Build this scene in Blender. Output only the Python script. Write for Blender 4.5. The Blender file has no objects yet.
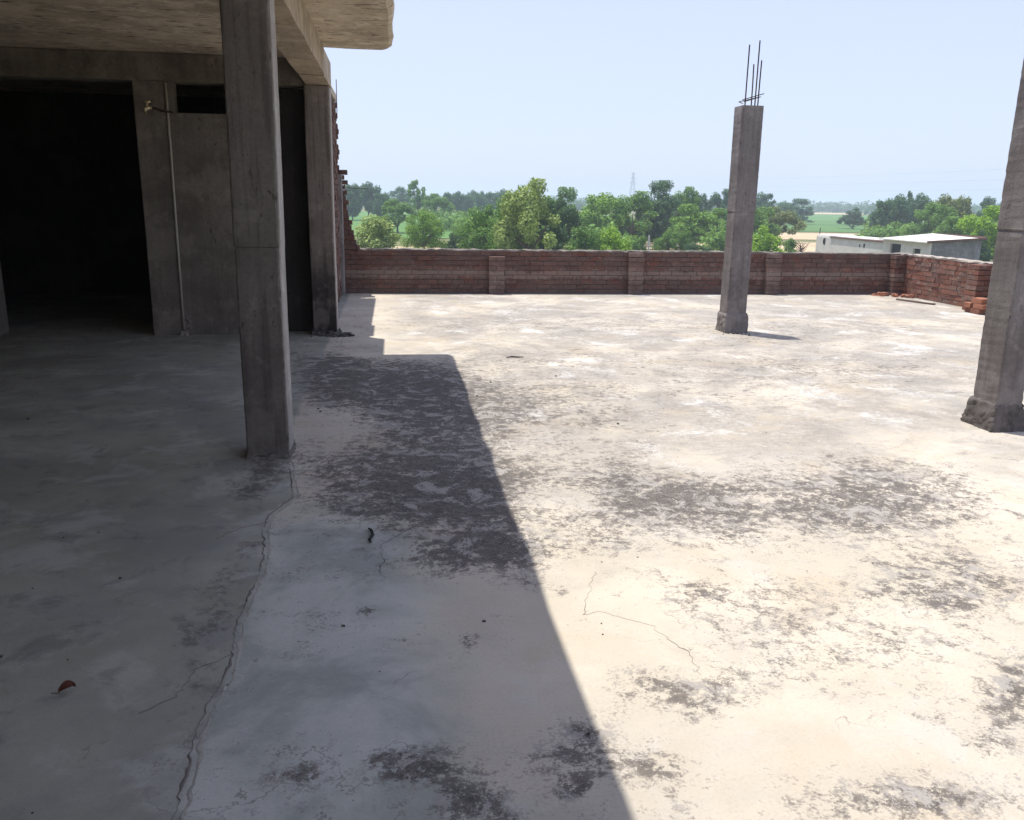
import bpy, bmesh, math, random
import numpy as np
from mathutils import Vector, Matrix
R = math.radians
random.seed(7); RNG = np.random.default_rng(7)
scene = bpy.context.scene
COL = scene.collection

# ------------------------------------------------------------------ camera
CAM_H = 1.55; PITCH = R(13.978); YAW = R(8.0735); ROLL = R(0.966); FPX = 843.5
F = Vector((math.sin(YAW)*math.cos(PITCH), math.cos(YAW)*math.cos(PITCH), -math.sin(PITCH)))
R0 = Vector((math.cos(YAW), -math.sin(YAW), 0)); U0 = R0.cross(F)
RT = R0*math.cos(ROLL)+U0*math.sin(ROLL); UP = -R0*math.sin(ROLL)+U0*math.cos(ROLL)
cd = bpy.data.cameras.new('camera'); cam = bpy.data.objects.new('camera', cd); COL.objects.link(cam)
m = Matrix((RT, UP, -F)).transposed().to_4x4(); m.translation = Vector((0, 0, CAM_H)); cam.matrix_world = m
cd.sensor_width = 36; cd.lens = 36*FPX/1024; cd.clip_start = 0.05; cd.clip_end = 20000
scene.camera = cam

# ------------------------------------------------------------------ helpers
def link(o, parent=None):
    COL.objects.link(o)
    if parent: o.parent = parent
    return o
def tag(o, label=None, cat=None, group=None, kind=None):
    if label: o['label'] = label
    if cat: o['category'] = cat
    if group: o['group'] = group
    if kind: o['kind'] = kind
    return o
def empty(name, loc=(0, 0, 0), rz=0, label=None, cat=None, group=None):
    o = bpy.data.objects.new(name, None); link(o); o.location = loc; o.rotation_euler = (0, 0, rz)
    o.empty_display_size = .2
    return tag(o, label, cat, group)
class MB:
    def __init__(s): s.v = []; s.f = []
    def add(s, v, f):
        n = len(s.v); s.v += [tuple(p) for p in v]; s.f += [tuple(i+n for i in q) for q in f]; return s
    def box(s, x0, x1, y0, y1, z0, z1, j=0):
        r = lambda: random.uniform(-j, j) if j else 0
        v = [(x+r(), y+r(), z+r()) for z in (z0, z1) for x, y in ((x0, y0), (x1, y0), (x1, y1), (x0, y1))]
        return s.add(v, [(3, 2, 1, 0), (4, 5, 6, 7), (0, 1, 5, 4), (1, 2, 6, 5), (2, 3, 7, 6), (3, 0, 4, 7)])
    def tube(s, pts, rad, n=8):
        pts = [Vector(p) for p in pts]; rad = rad if hasattr(rad, '__len__') else [rad]*len(pts)
        rings = []
        for i, p in enumerate(pts):
            d = (pts[min(i+1, len(pts)-1)]-pts[max(i-1, 0)]).normalized()
            a = Vector((0, 0, 1)) if abs(d.z) < .9 else Vector((1, 0, 0))
            u = d.cross(a).normalized(); w = d.cross(u)
            rings.append([p+(u*math.cos(t)+w*math.sin(t))*rad[i] for t in [2*math.pi*k/n for k in range(n)]])
        v = [q for r in rings for q in r]; f = []
        for i in range(len(pts)-1):
            for k in range(n):
                f.append((i*n+k, i*n+(k+1) % n, (i+1)*n+(k+1) % n, (i+1)*n+k))
        f.append(tuple(range(n))[::-1]); f.append(tuple((len(pts)-1)*n+k for k in range(n)))
        return s.add(v, f)
    def build(s, name, mat, parent=None, smooth=False, bevel=0):
        me = bpy.data.meshes.new(name); me.from_pydata(s.v, [], s.f); me.update()
        o = bpy.data.objects.new(name, me); me.materials.append(mat); link(o, parent)
        if bevel:
            bm = bmesh.new(); bm.from_mesh(me); bmesh.ops.bevel(bm, geom=bm.edges[:], offset=bevel, segments=2, affect='EDGES', profile=.6); bm.to_mesh(me); bm.free()
        if smooth:
            for p in me.polygons: p.use_smooth = True
        return o

# ------------------------------------------------------------------ materials
class NT:
    def __init__(s, name):
        s.m = bpy.data.materials.new(name); s.m.use_nodes = True; s.t = s.m.node_tree; s.n = s.t.nodes
        s.b = s.n['Principled BSDF']; s.b.inputs['Roughness'].default_value = .9
        s.b.inputs['Specular IOR Level'].default_value = .25
        s.out = s.n['Material Output']
    def node(s, typ, **kw):
        n = s.n.new(typ)
        for k, v in kw.items(): setattr(n, k, v)
        return n
    def set(s, n, inp, v):
        if hasattr(v, 'is_output') or isinstance(v, bpy.types.NodeSocket): s.t.links.new(v, n.inputs[inp])
        else:
            if isinstance(v, (tuple, list)) and len(v) == 3 and n.inputs[inp].type == 'RGBA': v = (*v, 1)
            n.inputs[inp].default_value = v
    def coord(s, scale=(1, 1, 1), loc=(0, 0, 0), kind='Object', rot=(0, 0, 0)):
        c = s.node('ShaderNodeTexCoord'); mp = s.node('ShaderNodeMapping')
        s.t.links.new(c.outputs[kind], mp.inputs[0]); mp.inputs['Scale'].default_value = scale; mp.inputs['Location'].default_value = loc; mp.inputs['Rotation'].default_value = rot
        return mp.outputs[0]
    def noise(s, vec, scale, detail=4, rough=.55, dist=0):
        n = s.node('ShaderNodeTexNoise'); s.set(n, 'Vector', vec); s.set(n, 'Scale', scale); s.set(n, 'Detail', detail); s.set(n, 'Roughness', rough); s.set(n, 'Distortion', dist)
        return n.outputs['Fac']
    def math(s, op, a, b=0, c=None, clamp=False):
        n = s.node('ShaderNodeMath', operation=op, use_clamp=clamp); s.set(n, 0, a); s.set(n, 1, b)
        if c is not None: s.set(n, 2, c)
        return n.outputs[0]
    def step(s, v, a, b):
        n = s.node('ShaderNodeMapRange', interpolation_type='SMOOTHSTEP'); s.set(n, 'Value', v); s.set(n, 'From Min', a); s.set(n, 'From Max', b)
        return n.outputs[0]
    def mix(s, f, a, b, blend='MIX'):
        n = s.node('ShaderNodeMix', data_type='RGBA', blend_type=blend)
        s.set(n, 0, f); s.set(n, 6, a); s.set(n, 7, b); return n.outputs[2]
    def attr(s, name, out='Fac'):
        return s.node('ShaderNodeAttribute', attribute_name=name).outputs[out]
    def bump(s, h, strength=.3, dist=.01, normal=None):
        n = s.node('ShaderNodeBump'); s.set(n, 'Height', h); s.set(n, 'Strength', strength); s.set(n, 'Distance', dist)
        if normal is not None: s.set(n, 'Normal', normal)
        return n.outputs[0]
    def done(s, col, normal=None, rough=None):
        s.set(s.b, 'Base Color', col)
        if normal is not None: s.set(s.b, 'Normal', normal)
        if rough is not None: s.set(s.b, 'Roughness', rough)
        return s.m

def simple(name, col, rough=.8, var=.15, scale=8, metal=0):
    k = NT(name); v = k.coord(); n = k.noise(v, scale, 5)
    c = k.mix(n, tuple(x*(1-var) for x in col), tuple(min(1, x*(1+var)) for x in col))
    k.set(k.b, 'Metallic', metal)
    return k.done(c, k.bump(n, .2, .01), rough)

def concrete(name, a, b, streak=.5, soot=0, pits=False, drip=(1, 1, .12)):
    k = NT(name); v = k.coord()
    n1 = k.noise(v, 2.2, 6, .62, .4); n2 = k.noise(k.coord((14, 14, .7)), 1.6, 5, .6); n3 = k.noise(v, 45, 4, .7)
    c = k.mix(k.step(n1, .3, .7), a, b)
    c = k.mix(k.math('MULTIPLY', k.step(n2, .47, .64), streak), c, tuple(x*.45 for x in a))
    n4 = k.noise(k.coord((1, 1, .8), (3, 1, 7)), 6, 7, .7)
    c = k.mix(k.math('MULTIPLY', k.step(n4, .56, .68), .35), c, tuple(min(1, x*1.7) for x in b))
    c = k.mix(k.math('MULTIPLY', k.step(n3, .35, .7), .35), c, tuple(x*.6 for x in a))
    if soot:
        sep = k.node('ShaderNodeSeparateXYZ'); k.set(sep, 0, v)
        h = k.math('ADD', sep.outputs[2], k.math('MULTIPLY', k.math('SUBTRACT', n1, .5), 1.4))
        f = k.math('SUBTRACT', 1, k.step(h, .1, soot))
        c = k.mix(k.math('MULTIPLY', f, .9), c, (.018, .017, .018))
    hc = k.noise(k.coord((1, 1, .6), (9, 2, 4)), 26, 3, .6); hm = k.math('MULTIPLY', k.step(hc, .62, .68), k.step(n1, .45, .6))
    c = k.mix(k.math('MULTIPLY', hm, .7), c, tuple(x*.35 for x in a))
    bd = k.noise(k.coord((9, 9, .12), (1, 6, 2)), 1.3, 2, .4)
    c = k.mix(k.math('MULTIPLY', k.step(bd, .5, .52), .16), c, tuple(x*.6 for x in a))
    pt = k.noise(k.coord((1, 1, 1), (6, 6, 1)), 1.4, 7, .65); c = k.mix(k.math('MULTIPLY', k.step(pt, .52, .60), .28), c, tuple(min(1, x*1.5) for x in b))
    bh = k.math('ADD', k.math('MULTIPLY', n3, .4), n1); bh = k.math('SUBTRACT', bh, hm)
    if pits:
        st = k.noise(k.coord(loc=(4, 4, 4)), 1.1, 8, .65, .5); c = k.mix(k.math('MULTIPLY', k.step(st, .50, .62), .5), c, (.26, .215, .165)); c = k.mix(k.math('MULTIPLY', k.step(n4, .52, .60), .5), c, (.72, .64, .54))
        p = k.noise(k.coord((2.2, 9, 1)), 2.4, 4, .6)
        pm = k.step(p, .62, .65)
        c = k.mix(pm, c, (.06, .05, .045)); bh = k.math('SUBTRACT', bh, k.math('MULTIPLY', pm, 1.5))
    return k.done(c, k.bump(bh, .55, .012), .92)

M_PILLAR = concrete('pillar_concrete', (.125, .108, .095), (.185, .165, .145), .5)
M_PILLAR_OUT = concrete('weathered_concrete', (.15, .132, .125), (.24, .218, .205), .3)
M_BACKCOL = concrete('sooty_concrete', (.17, .14, .115), (.25, .21, .18), .6, soot=1.3)
M_CEIL = concrete('ceiling_concrete', (.52, .435, .325), (.63, .54, .42), .2, pits=True)
M_BEAM = concrete('beam_concrete', (.36, .29, .21), (.46, .38, .29), .5)
M_WALL = concrete('wall_plaster', (.15, .13, .105), (.24, .21, .175), .12)
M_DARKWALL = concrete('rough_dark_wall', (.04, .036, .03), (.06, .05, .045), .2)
M_MORTAR_DARK = concrete('dark_mortar', (.06, .055, .05), (.12, .11, .10), .3)
M_FOOT = concrete('crumbled_mortar', (.085, .075, .07), (.16, .14, .13), .5)
M_CAP = concrete('cap_mortar', (.34, .30, .26), (.46, .41, .36), .4)
M_REBAR = simple('rusty_steel', (.05, .028, .022), .7, .4, 60, .3)
M_PIPE = simple('pale_conduit', (.38, .35, .29), .6, .12, 20)
M_TAPM = simple('brass_tap', (.75, .62, .40), .35, .1, 20, .7)
M_LEAFDRY = simple('dry_leaf', (.10, .035, .022), .7, .3, 30)
M_TWIG = simple('dark_twig', (.02, .018, .016), .8, .3, 30)
M_WOOD = simple('old_plank', (.16, .12, .09), .85, .35, 12)
M_WHITE = simple('white_paint', (.56, .545, .50), .8, .28, .9)
M_ROOFW = simple('whitewashed_roof', (.60, .58, .54), .8, .15, 1.0)
M_SHADEGREY = concrete('shade_grey', (.17, .17, .175), (.27, .27, .28), .55)  # shed walls turned from the sun: their shade put into the grey
M_RUSTEDGE = simple('rust_brown_edge', (.14, .08, .06), .8, .4, 3)
M_VOID = simple('dark_window', (.02, .02, .022), .5, .2, 3)
M_POLE = simple('pole_grey', (.5, .5, .48), .7, .15, 5)
M_STEEL = simple('tower_steel', (.30, .31, .33), .6, .1, 1)

def brick_material(name, cols, pale=.3, band=False):
    k = NT(name); v = k.coord()
    g = k.node('ShaderNodeNewGeometry'); rnd = g.outputs['Random Per Island']
    r = k.node('ShaderNodeValToRGB'); k.set(r, 0, rnd)
    e = r.color_ramp.elements
    e[0].position = 0; e[0].color = (*cols[0], 1); e[1].position = 1; e[1].color = (*cols[-1], 1)
    for i, c in enumerate(cols[1:-1]): q = e.new((i+1)/(len(cols)-1)); q.color = (*c, 1)
    n1 = k.noise(v, 1.6, 6, .65); n2 = k.noise(v, 14, 6, .7); n3 = k.noise(v, 60, 3, .7); n4_ = k.noise(k.coord((1, 1, 2.2), (3, 3, 3)), 3.5, 7, .7)
    c = k.mix(k.math('MULTIPLY', k.step(n3, .4, .7), .35), r.outputs[0], tuple(x*.45 for x in cols[0]))
    c = k.mix(k.math('MULTIPLY', k.step(n2, .54, .66), pale), c, (.30, .25, .21))
    c = k.mix(k.math('MULTIPLY', k.step(n1, .5, .75), .55), c, (.045, .03, .028))
    n9 = k.noise(k.coord((1, 1, 1.6), (7, 3, 1)), 2.6, 8, .68, .4)
    c = k.mix(k.math('MULTIPLY', k.step(n9, .46, .62), .55), c, (.17, .125, .105))
    if band:
        sep = k.node('ShaderNodeSeparateXYZ'); k.set(sep, 0, v)
        z = k.math('ADD', sep.outputs[2], k.math('MULTIPLY', k.math('ADD', k.math('SUBTRACT', n2, .5), k.math('SUBTRACT', n1, .5)), .22))
        up = k.step(z, .24, .30); dn = k.step(z, .43, .37)
        f = k.math('MULTIPLY', k.math('MULTIPLY', up, k.math('SUBTRACT', 1, k.step(z, .37, .42))), .45)
        c = k.mix(k.math('MULTIPLY', k.step(n4_, .40, .60), .8), c, (.12, .078, .066)); c = k.mix(k.math('MULTIPLY', f, 1.3), c, (.25, .195, .165))
        low = k.math('MULTIPLY', k.math('SUBTRACT', 1, k.step(z, .0, .12)), .5)
        c = k.mix(low, c, (.14, .12, .11))
    return k.done(c, k.bump(k.math('ADD', n2, n3), .6, .008), .95)
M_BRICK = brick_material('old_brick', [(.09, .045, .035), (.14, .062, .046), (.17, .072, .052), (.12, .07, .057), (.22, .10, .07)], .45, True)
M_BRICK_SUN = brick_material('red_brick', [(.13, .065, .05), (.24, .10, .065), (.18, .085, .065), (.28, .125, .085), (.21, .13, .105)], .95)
M_PIER = brick_material('washed_brick', [(.19, .12, .095), (.22, .135, .11), (.20, .145, .125), (.21, .16, .14)], 1.0, True)
M_BRICK_NEW = brick_material('orange_brick', [(.30, .12, .07), (.36, .15, .09), (.32, .14, .09), (.24, .11, .08)], .5)

# ------------------------------------------------------------------ floor of the terrace
BLOBS = [(-.78, 4.75, .14, -.02, 0, .45, .9), (-.9, 8.6, .5, 0, 0, .9, .45), (-.35, 8.75, .45, 0, 0, .35, -.45), (.62, 3.1, .1, 0, 0, .1, .3), (-.70, 3.0, .10, 0, -.02, .9, .55), (-.95, 2.55, .25, 0, 0, .25, -.5), (0.25, 6.06, 0.7, -0.05, 0.07, 1.57, 0.95), (-0.09, 7.41, 0.66, -0.04, -0.01, 0.97, 0.8), (0.4, 4.38, 0.34, -0.03, 0.05, 0.6, 0.95), (0.01, 4.25, 0.37, -0.03, 0.0, 0.34, 0.7), (-0.59, 7.15, 0.25, -0.02, -0.05, 0.73, 0.5), (-0.35, 5.74, 0.29, -0.02, -0.03, 0.53, -0.55), (0.38, 3.54, 0.26, -0.03, 0.03, 0.25, 1.0), (-0.62, 8.2, 0.29, -0.01, -0.04, 0.63, 0.6), (-0.27, 4.83, 0.35, -0.03, -0.02, 0.47, 0.35), (0.22, 9.28, 0.49, -0.02, 0.02, 0.81, -0.4), (1.81, 4.04, 0.92, -0.09, 0.19, 0.45, 0.85), (1.33, 4.29, 0.42, -0.04, 0.14, 0.49, 0.55), (1.29, 5.07, 0.52, -0.04, 0.16, 0.67, 0.35), (1.27, 6.3, 0.55, -0.04, 0.17, 0.87, 0.35), (2.77, 4.05, 0.42, -0.04, 0.31, 0.49, 0.6), (2.77, 4.63, 0.38, -0.03, 0.19, 0.35, 0.4), (0.87, 3.53, 0.23, -0.02, 0.04, 0.16, 0.4), (2.35, 3.12, 0.33, -0.03, 0.16, 0.23, 0.6), (2.3, 2.86, 0.25, -0.03, 0.11, 0.15, 0.55), (2.01, 2.24, 0.1, -0.01, 0.13, 0.16, 1.0), (1.77, 1.99, 0.08, -0.01, 0.06, 0.08, 0.5), (0.96, 2.29, 0.14, -0.02, 0.05, 0.13, 0.7), (0.79, 2.43, 0.12, -0.01, 0.04, 0.15, 0.45), (0.72, 1.98, 0.09, -0.01, 0.03, 0.09, 0.7), (0.52, 2.12, 0.12, -0.01, 0.03, 0.13, 0.85), (0.46, 1.93, 0.04, 0, 0.01, 0.03, 1.1), (-0.03, 2.1, 0.06, -0.01, 0, 0.08, 0.9), (0.1, 2.06, 0.09, -0.01, 0.0, 0.09, 0.9), (0.18, 1.92, 0.09, -0.01, 0.01, 0.06, 1.0), (0.27, 1.84, 0.07, -0.01, 0.0, 0.03, 0.8), (-0.28, 2.07, 0.07, -0.01, -0.01, 0.06, 0.6), (1.28, 1.8, 0.22, -0.03, 0.04, 0.07, 0.6), (1.45, 1.77, 0.16, -0.02, 0.04, 0.06, 0.6), (1.42, 2.56, 0.32, -0.04, 0.12, 0.24, 0.35), (1.46, 2.99, 0.49, -0.05, 0.06, 0.14, 0.3), (1.81, 2.59, 0.19, -0.02, 0.08, 0.12, 0.35), (0.25, 2.74, 0.03, 0, 0.01, 0.09, 0.9), (-0.12, 3.03, 0.04, 0, 0, 0.03, 0.9), (2.54, 7.17, 2.11, -0.13, 0.39, 1.13, 0.2), (4.52, 7.77, 1.25, -0.07, 0.4, 0.72, 0.3), (2.11, 10.6, 2.22, -0.05, 0.16, 0.8, 0.3), (5.48, 10.25, 1.64, -0.04, 0.32, 0.61, 0.3), (4.26, 9.33, 0.73, -0.03, 0.19, 0.43, 0.3), (1.51, 8.3, 1.02, -0.05, 0.09, 0.5, 0.25), (1.16, 2.98, 0.12, -0.01, 0.04, 0.12, 0.4), (0.93, 5.21, 0.39, -0.03, 0.08, 0.46, -0.3), (1.77, 4.71, 0.31, -0.03, 0.1, 0.27, -0.5), (0.91, 4.17, 0.27, -0.02, 0.04, 0.18, -0.6), (1.95, 4.11, 0.08, -0.01, 0.03, 0.08, -0.9), (0.98, 3.39, 0.27, -0.03, 0.03, 0.13, -0.3), (3.57, 5.38, 0.66, -0.05, 0.36, 0.57, -0.25), (1.19, 2.09, 0.33, -0.04, 0.06, 0.13, -0.6), (0.58, 2.72, 0.18, -0.02, 0.07, 0.36, -0.3), (0.89, 2.76, 0.15, -0.02, 0.09, 0.3, -0.4), (0.12, 3.09, 0.43, -0.05, 0.01, 0.16, -0.4), (-0.0, 2.46, 0.45, -0.05, 0.0, 0.26, -0.5)]
JOINT = [(-0.65, 5.07), (-0.63, 4.978), (-0.534, 4.351), (-0.624, 4.095), (-0.625, 3.896), (-0.586, 3.677), (-0.571, 3.39), (-0.584, 3.161), (-0.588, 2.959), (-0.565, 2.742), (-0.563, 2.583), (-0.587, 2.443), (-0.591, 2.266), (-0.573, 2.108), (-0.571, 1.962), (-0.571, 1.88), (-.58, 1.2), (-.56, .2), (-.6, -1.5), (-.6, -5)]
def floor_mat():
    k = NT('terrace_floor_cement'); v = k.coord()
    A = k.attr('mould'); I = k.attr('smooth_bay'); FAR = k.attr('rough_bay')
    n1 = k.noise(v, 1.1, 8, .62, .3); n2 = k.noise(v, 4.5, 10, .68, .5); n3 = k.noise(v, 22, 8, .72); n4 = k.noise(v, 90, 4, .7); n5 = k.noise(k.coord(loc=(5, 9, 0)), .55, 6, .6, .6)
    # open terrace: cream cement wash, scoured to grey-brown aggregate
    n7a = k.noise(k.coord(loc=(14, 3, 0)), 1.9, 11, .66, .5)
    base = k.mix(k.step(n1, .35, .65), (.46, .41, .325), (.53, .475, .39))
    base = k.mix(k.math('MULTIPLY', k.step(n5, .45, .7), .55), base, (.36, .34, .31))
    # rougher weathered area further out: broad brown-grey patches, fine scour, a few pale dust drifts
    big = k.math('ADD', k.math('MULTIPLY', k.noise(k.coord(loc=(2, 4, 0)), .8, 10, .68, .3), .65), k.math('MULTIPLY', n3, .35))
    w = k.math('MULTIPLY', k.step(big, .40, .56), k.math('ADD', k.math('MULTIPLY', FAR, .80), .10))
    base = k.mix(w, base, k.mix(k.step(n3, .38, .62), (.21, .192, .168), (.37, .345, .31)))
    mid = k.math('ADD', k.math('MULTIPLY', k.noise(k.coord(loc=(6, 1, 0)), 2.3, 10, .72, .4), .7), k.math('MULTIPLY', n4, .3))
    base = k.mix(k.math('MULTIPLY', k.step(mid, .50, .57), k.math('ADD', k.math('MULTIPLY', FAR, .50), .10)), base, (.235, .215, .19))
    pal = k.math('ADD', k.math('MULTIPLY', k.noise(k.coord(loc=(8, 1, 0)), 1.5, 10, .70, .6), .7), k.math('MULTIPLY', n3, .3))
    base = k.mix(k.math('MULTIPLY', k.step(pal, .52, .62), k.math('ADD', k.math('MULTIPLY', FAR, .7), .1)), base, (.58, .565, .535))
    # warm cement scum stains on the near part
    yel = k.noise(k.coord(loc=(31, 1, 0)), 1.3, 9, .62, .4)
    base = k.mix(k.math('MULTIPLY', k.step(yel, .52, .66), .45), base, (.41, .345, .25))
    G = k.attr('grey_wash'); gn = k.math('ADD', G, k.math('MULTIPLY', k.math('SUBTRACT', k.noise(k.coord(loc=(21, 3, 0)), 2.2, 9, .68, .2), .5), 1.3))
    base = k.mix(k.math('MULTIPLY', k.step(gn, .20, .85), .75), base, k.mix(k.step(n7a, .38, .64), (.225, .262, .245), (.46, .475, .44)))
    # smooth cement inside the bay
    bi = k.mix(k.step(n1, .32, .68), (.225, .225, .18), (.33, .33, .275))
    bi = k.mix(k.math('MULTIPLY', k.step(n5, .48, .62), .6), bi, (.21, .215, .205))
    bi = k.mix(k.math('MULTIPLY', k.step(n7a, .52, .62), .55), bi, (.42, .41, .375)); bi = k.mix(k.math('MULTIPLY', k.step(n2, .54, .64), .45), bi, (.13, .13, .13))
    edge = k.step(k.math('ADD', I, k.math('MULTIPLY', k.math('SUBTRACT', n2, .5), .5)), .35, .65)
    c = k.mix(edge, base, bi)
    n6 = k.noise(k.coord(loc=(11, 3, 0)), 1.7, 9, .68, .3); n7 = k.noise(k.coord(loc=(4, 13, 0)), 2.6, 9, .7, .3)
    c = k.mix(k.math('MULTIPLY', k.step(n6, .50, .66), k.math('ADD', .22, k.math('MULTIPLY', edge, .25))), c, (.20, .20, .20))
    c = k.mix(k.math('MULTIPLY', k.step(n7, .55, .66), .3), c, (.46, .45, .43))
    # mould: the smooth blob field broken up by fine noise
    s = k.math('ADD', A, k.math('MULTIPLY', k.math('SUBTRACT', n2, .5), 2.4))
    s = k.math('ADD', s, k.math('MULTIPLY', k.math('SUBTRACT', n3, .5), 2.6))
    s = k.math('ADD', s, k.math('MULTIPLY', k.math('SUBTRACT', n4, .5), 2.2))
    n8 = k.noise(k.coord(loc=(7, 7, 0)), 17, 9, .78, .3)
    s = k.math('SUBTRACT', s, k.math('MULTIPLY', k.step(n8, .46, .62), .75)); s = k.math('ADD', s, .10)
    mo = k.step(s, .10, .88)
    mo = k.math('MULTIPLY', mo, .94)
    mc = k.mix(k.step(k.math('ADD', k.math('MULTIPLY', n4, .5), k.math('MULTIPLY', n3, .5)), .38, .62), (.03, .028, .03), (.15, .13, .115))
    c = k.mix(mo, c, mc)
    # hairline crazing: wandering thin lines, present only here and there
    cz = k.math('ABSOLUTE', k.math('SUBTRACT', k.noise(k.coord(loc=(3, 17, 0)), 1.15, 7, .55, .2), .5))
    czm = k.math('MULTIPLY', k.math('SUBTRACT', 1, k.step(cz, .0008, .0028)), k.step(k.noise(k.coord(loc=(13, 7, 0)), 1.6, 3, .5), .50, .62))
    c = k.mix(k.math('MULTIPLY', czm, .55), c, (.12, .10, .085))
    fl_ = k.math('ADD', k.math('MULTIPLY', k.noise(k.coord(loc=(41, 3, 0)), 5.5, 10, .74, .8), .75), k.math('MULTIPLY', n4, .25))
    c = k.mix(k.math('MULTIPLY', k.math('MULTIPLY', k.step(fl_, .515, .56), mo), .7), c, (.40, .375, .345))
    # small specks everywhere
    sp = k.step(k.noise(k.coord(loc=(1, 2, 3)), 34, 2, .5), .765, .80)
    c = k.mix(k.math('MULTIPLY', sp, .75), c, (.08, .07, .06))
    fine = k.math('MULTIPLY', k.step(n4, .35, .75), .14)
    c = k.mix(fine, c, (.25, .22, .19))
    h = k.math('ADD', k.math('MULTIPLY', n3, .5), k.math('MULTIPLY', n4, .3)); h = k.math('SUBTRACT', h, k.math('MULTIPLY', mo, .08))
    ro = k.math('SUBTRACT', .92, k.math('MULTIPLY', edge, .28))
    return k.done(c, k.bump(h, .35, .01), ro)
def nonuni(a, b, parts):
    out = [a]
    while out[-1] < b:
        x = out[-1]; st = next(s for lim, s in parts if x < lim)
        out.append(min(b, x+st))
    return np.array(out)
xs = nonuni(-8, 9.05, [(-1.6, .3), (3.2, .04), (5.5, .1), (99, .3)])
ys = nonuni(-5, 14.3, [(1.3, .3), (5.5, .04), (9, .08), (99, .2)])
gx, gy = np.meshgrid(xs, ys)
A = np.zeros_like(gx)
for x, y, ax, ay, bx, by, s in BLOBS:
    det = ax*by-ay*bx
    u = ((gx-x)*by-(gy-y)*bx)/det; w = (-(gx-x)*ay+(gy-y)*ax)/det
    A += s*np.exp(-(u*u+w*w)**1.3*.9)
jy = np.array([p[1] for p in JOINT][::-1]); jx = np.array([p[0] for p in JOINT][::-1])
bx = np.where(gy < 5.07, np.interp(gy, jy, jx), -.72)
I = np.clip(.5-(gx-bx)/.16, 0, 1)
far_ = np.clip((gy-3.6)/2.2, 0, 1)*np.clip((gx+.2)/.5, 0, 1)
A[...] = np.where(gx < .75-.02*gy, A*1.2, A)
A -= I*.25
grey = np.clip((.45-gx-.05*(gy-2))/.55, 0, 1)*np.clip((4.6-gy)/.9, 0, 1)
zz = .004*np.sin(gx*2.1+gy)*np.sin(gy*1.7)*(1-I)
nx, ny = len(xs), len(ys)
verts = np.stack([gx.ravel(), gy.ravel(), zz.ravel()*0], 1).tolist()
idx = np.arange(nx*ny).reshape(ny, nx)
faces = np.stack([idx[:-1, :-1].ravel(), idx[:-1, 1:].ravel(), idx[1:, 1:].ravel(), idx[1:, :-1].ravel()], 1).tolist()
me = bpy.data.meshes.new('floor'); me.from_pydata(verts, [], faces); me.update()
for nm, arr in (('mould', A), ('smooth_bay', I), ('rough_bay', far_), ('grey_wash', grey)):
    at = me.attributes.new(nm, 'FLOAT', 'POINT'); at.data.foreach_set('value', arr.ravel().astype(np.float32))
me.materials.append(floor_mat())
fl = link(bpy.data.objects.new('floor', me)); tag(fl, kind='structure')

# construction joint: a raised ragged lip of mortar with a dark crack beside it; hairline cracks
def ribbon(pts, w0, w1, z, step=.03, wob=.012, seed=1):
    rr = random.Random(seed); P = []
    for a, b in zip(pts[:-1], pts[1:]):
        L = math.dist(a, b); n = max(1, int(L/step))
        for i in range(n): P.append((a[0]+(b[0]-a[0])*i/n+rr.uniform(-wob, wob), a[1]+(b[1]-a[1])*i/n+rr.uniform(-wob, wob)*.5))
    P.append(pts[-1]); mb = MB(); v = []
    for i, p in enumerate(P):
        q = P[min(i+1, len(P)-1)]; o = P[max(0, i-1)]; d = Vector((q[0]-o[0], q[1]-o[1])).normalized(); nrm = Vector((-d.y, d.x))
        m = .5+.5*math.sin(i*.37+seed)*math.sin(i*.113+2*seed); m = m**1.5
        wl = w0+(w1-w0)*m*rr.uniform(.5, 1.2); wr = w0+(w1-w0)*m*rr.uniform(.3, 1.3)
        v += [(p[0]+nrm.x*wl, p[1]+nrm.y*wl, .0015), (p[0], p[1], z), (p[0]-nrm.x*wr, p[1]-nrm.y*wr, .0015)]
    f = []
    for i in range(len(P)-1):
        a = i*3; f += [(a, a+1, a+4, a+3), (a+1, a+2, a+5, a+4)]
    mb.add(v, f); return mb
M_LIP = concrete('joint_mortar', (.30, .285, .25), (.42, .40, .36), .2)
M_CRACK = simple('crack_dark', (.15, .135, .12), .95, .3, 30)
JB = [[(-.62, 4.0), (-.75, 3.93), (-.84, 3.8)], [(-.575, 2.75), (-.68, 2.66), (-.71, 2.5), (-.80, 2.42)]]
for i, pts in enumerate(JB): tag(ribbon(pts, .0001, .0022, .003, .02, .008, seed=41+i).build('floor_crack', M_CRACK), kind='structure')
J = [(x, y) for x, y in JOINT if y > .9 and y < 5.0]
tag(ribbon([(x+.012, y) for x, y in J], .001, .013, .0022, .02, .006, seed=3).build('floor_joint', M_LIP, smooth=True), kind='structure')
tag(ribbon([(x-.014, y) for x, y in J], .0001, .0065, .003, .02, .006, seed=4).build('floor_crack', M_CRACK), kind='structure')
for i, pts in enumerate([[(-0.089, 4.044), (0.061, 4.002), (0.083, 3.893), (0.009, 3.772), (-0.083, 3.662), (-0.064, 3.492), (-0.079, 3.34)],
                         [(0.838, 3.276), (0.777, 3.109), (0.702, 2.9)], [(.702, 2.9), (0.773, 2.917), (0.937, 2.796), (1.015, 2.569), (1.005, 2.35)],
                         [(0.083, 3.893), (0.356, 3.933), (0.52, 3.661)], [(-0.582, 10.096), (-0.586, 9.177), (-0.465, 8.86)]]):
    tag(ribbon(pts, .0001, .0011 if i in (1, 2) else .0024, .0025, .02, .011, seed=10+i).build('floor_crack', M_CRACK), kind='structure')

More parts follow.
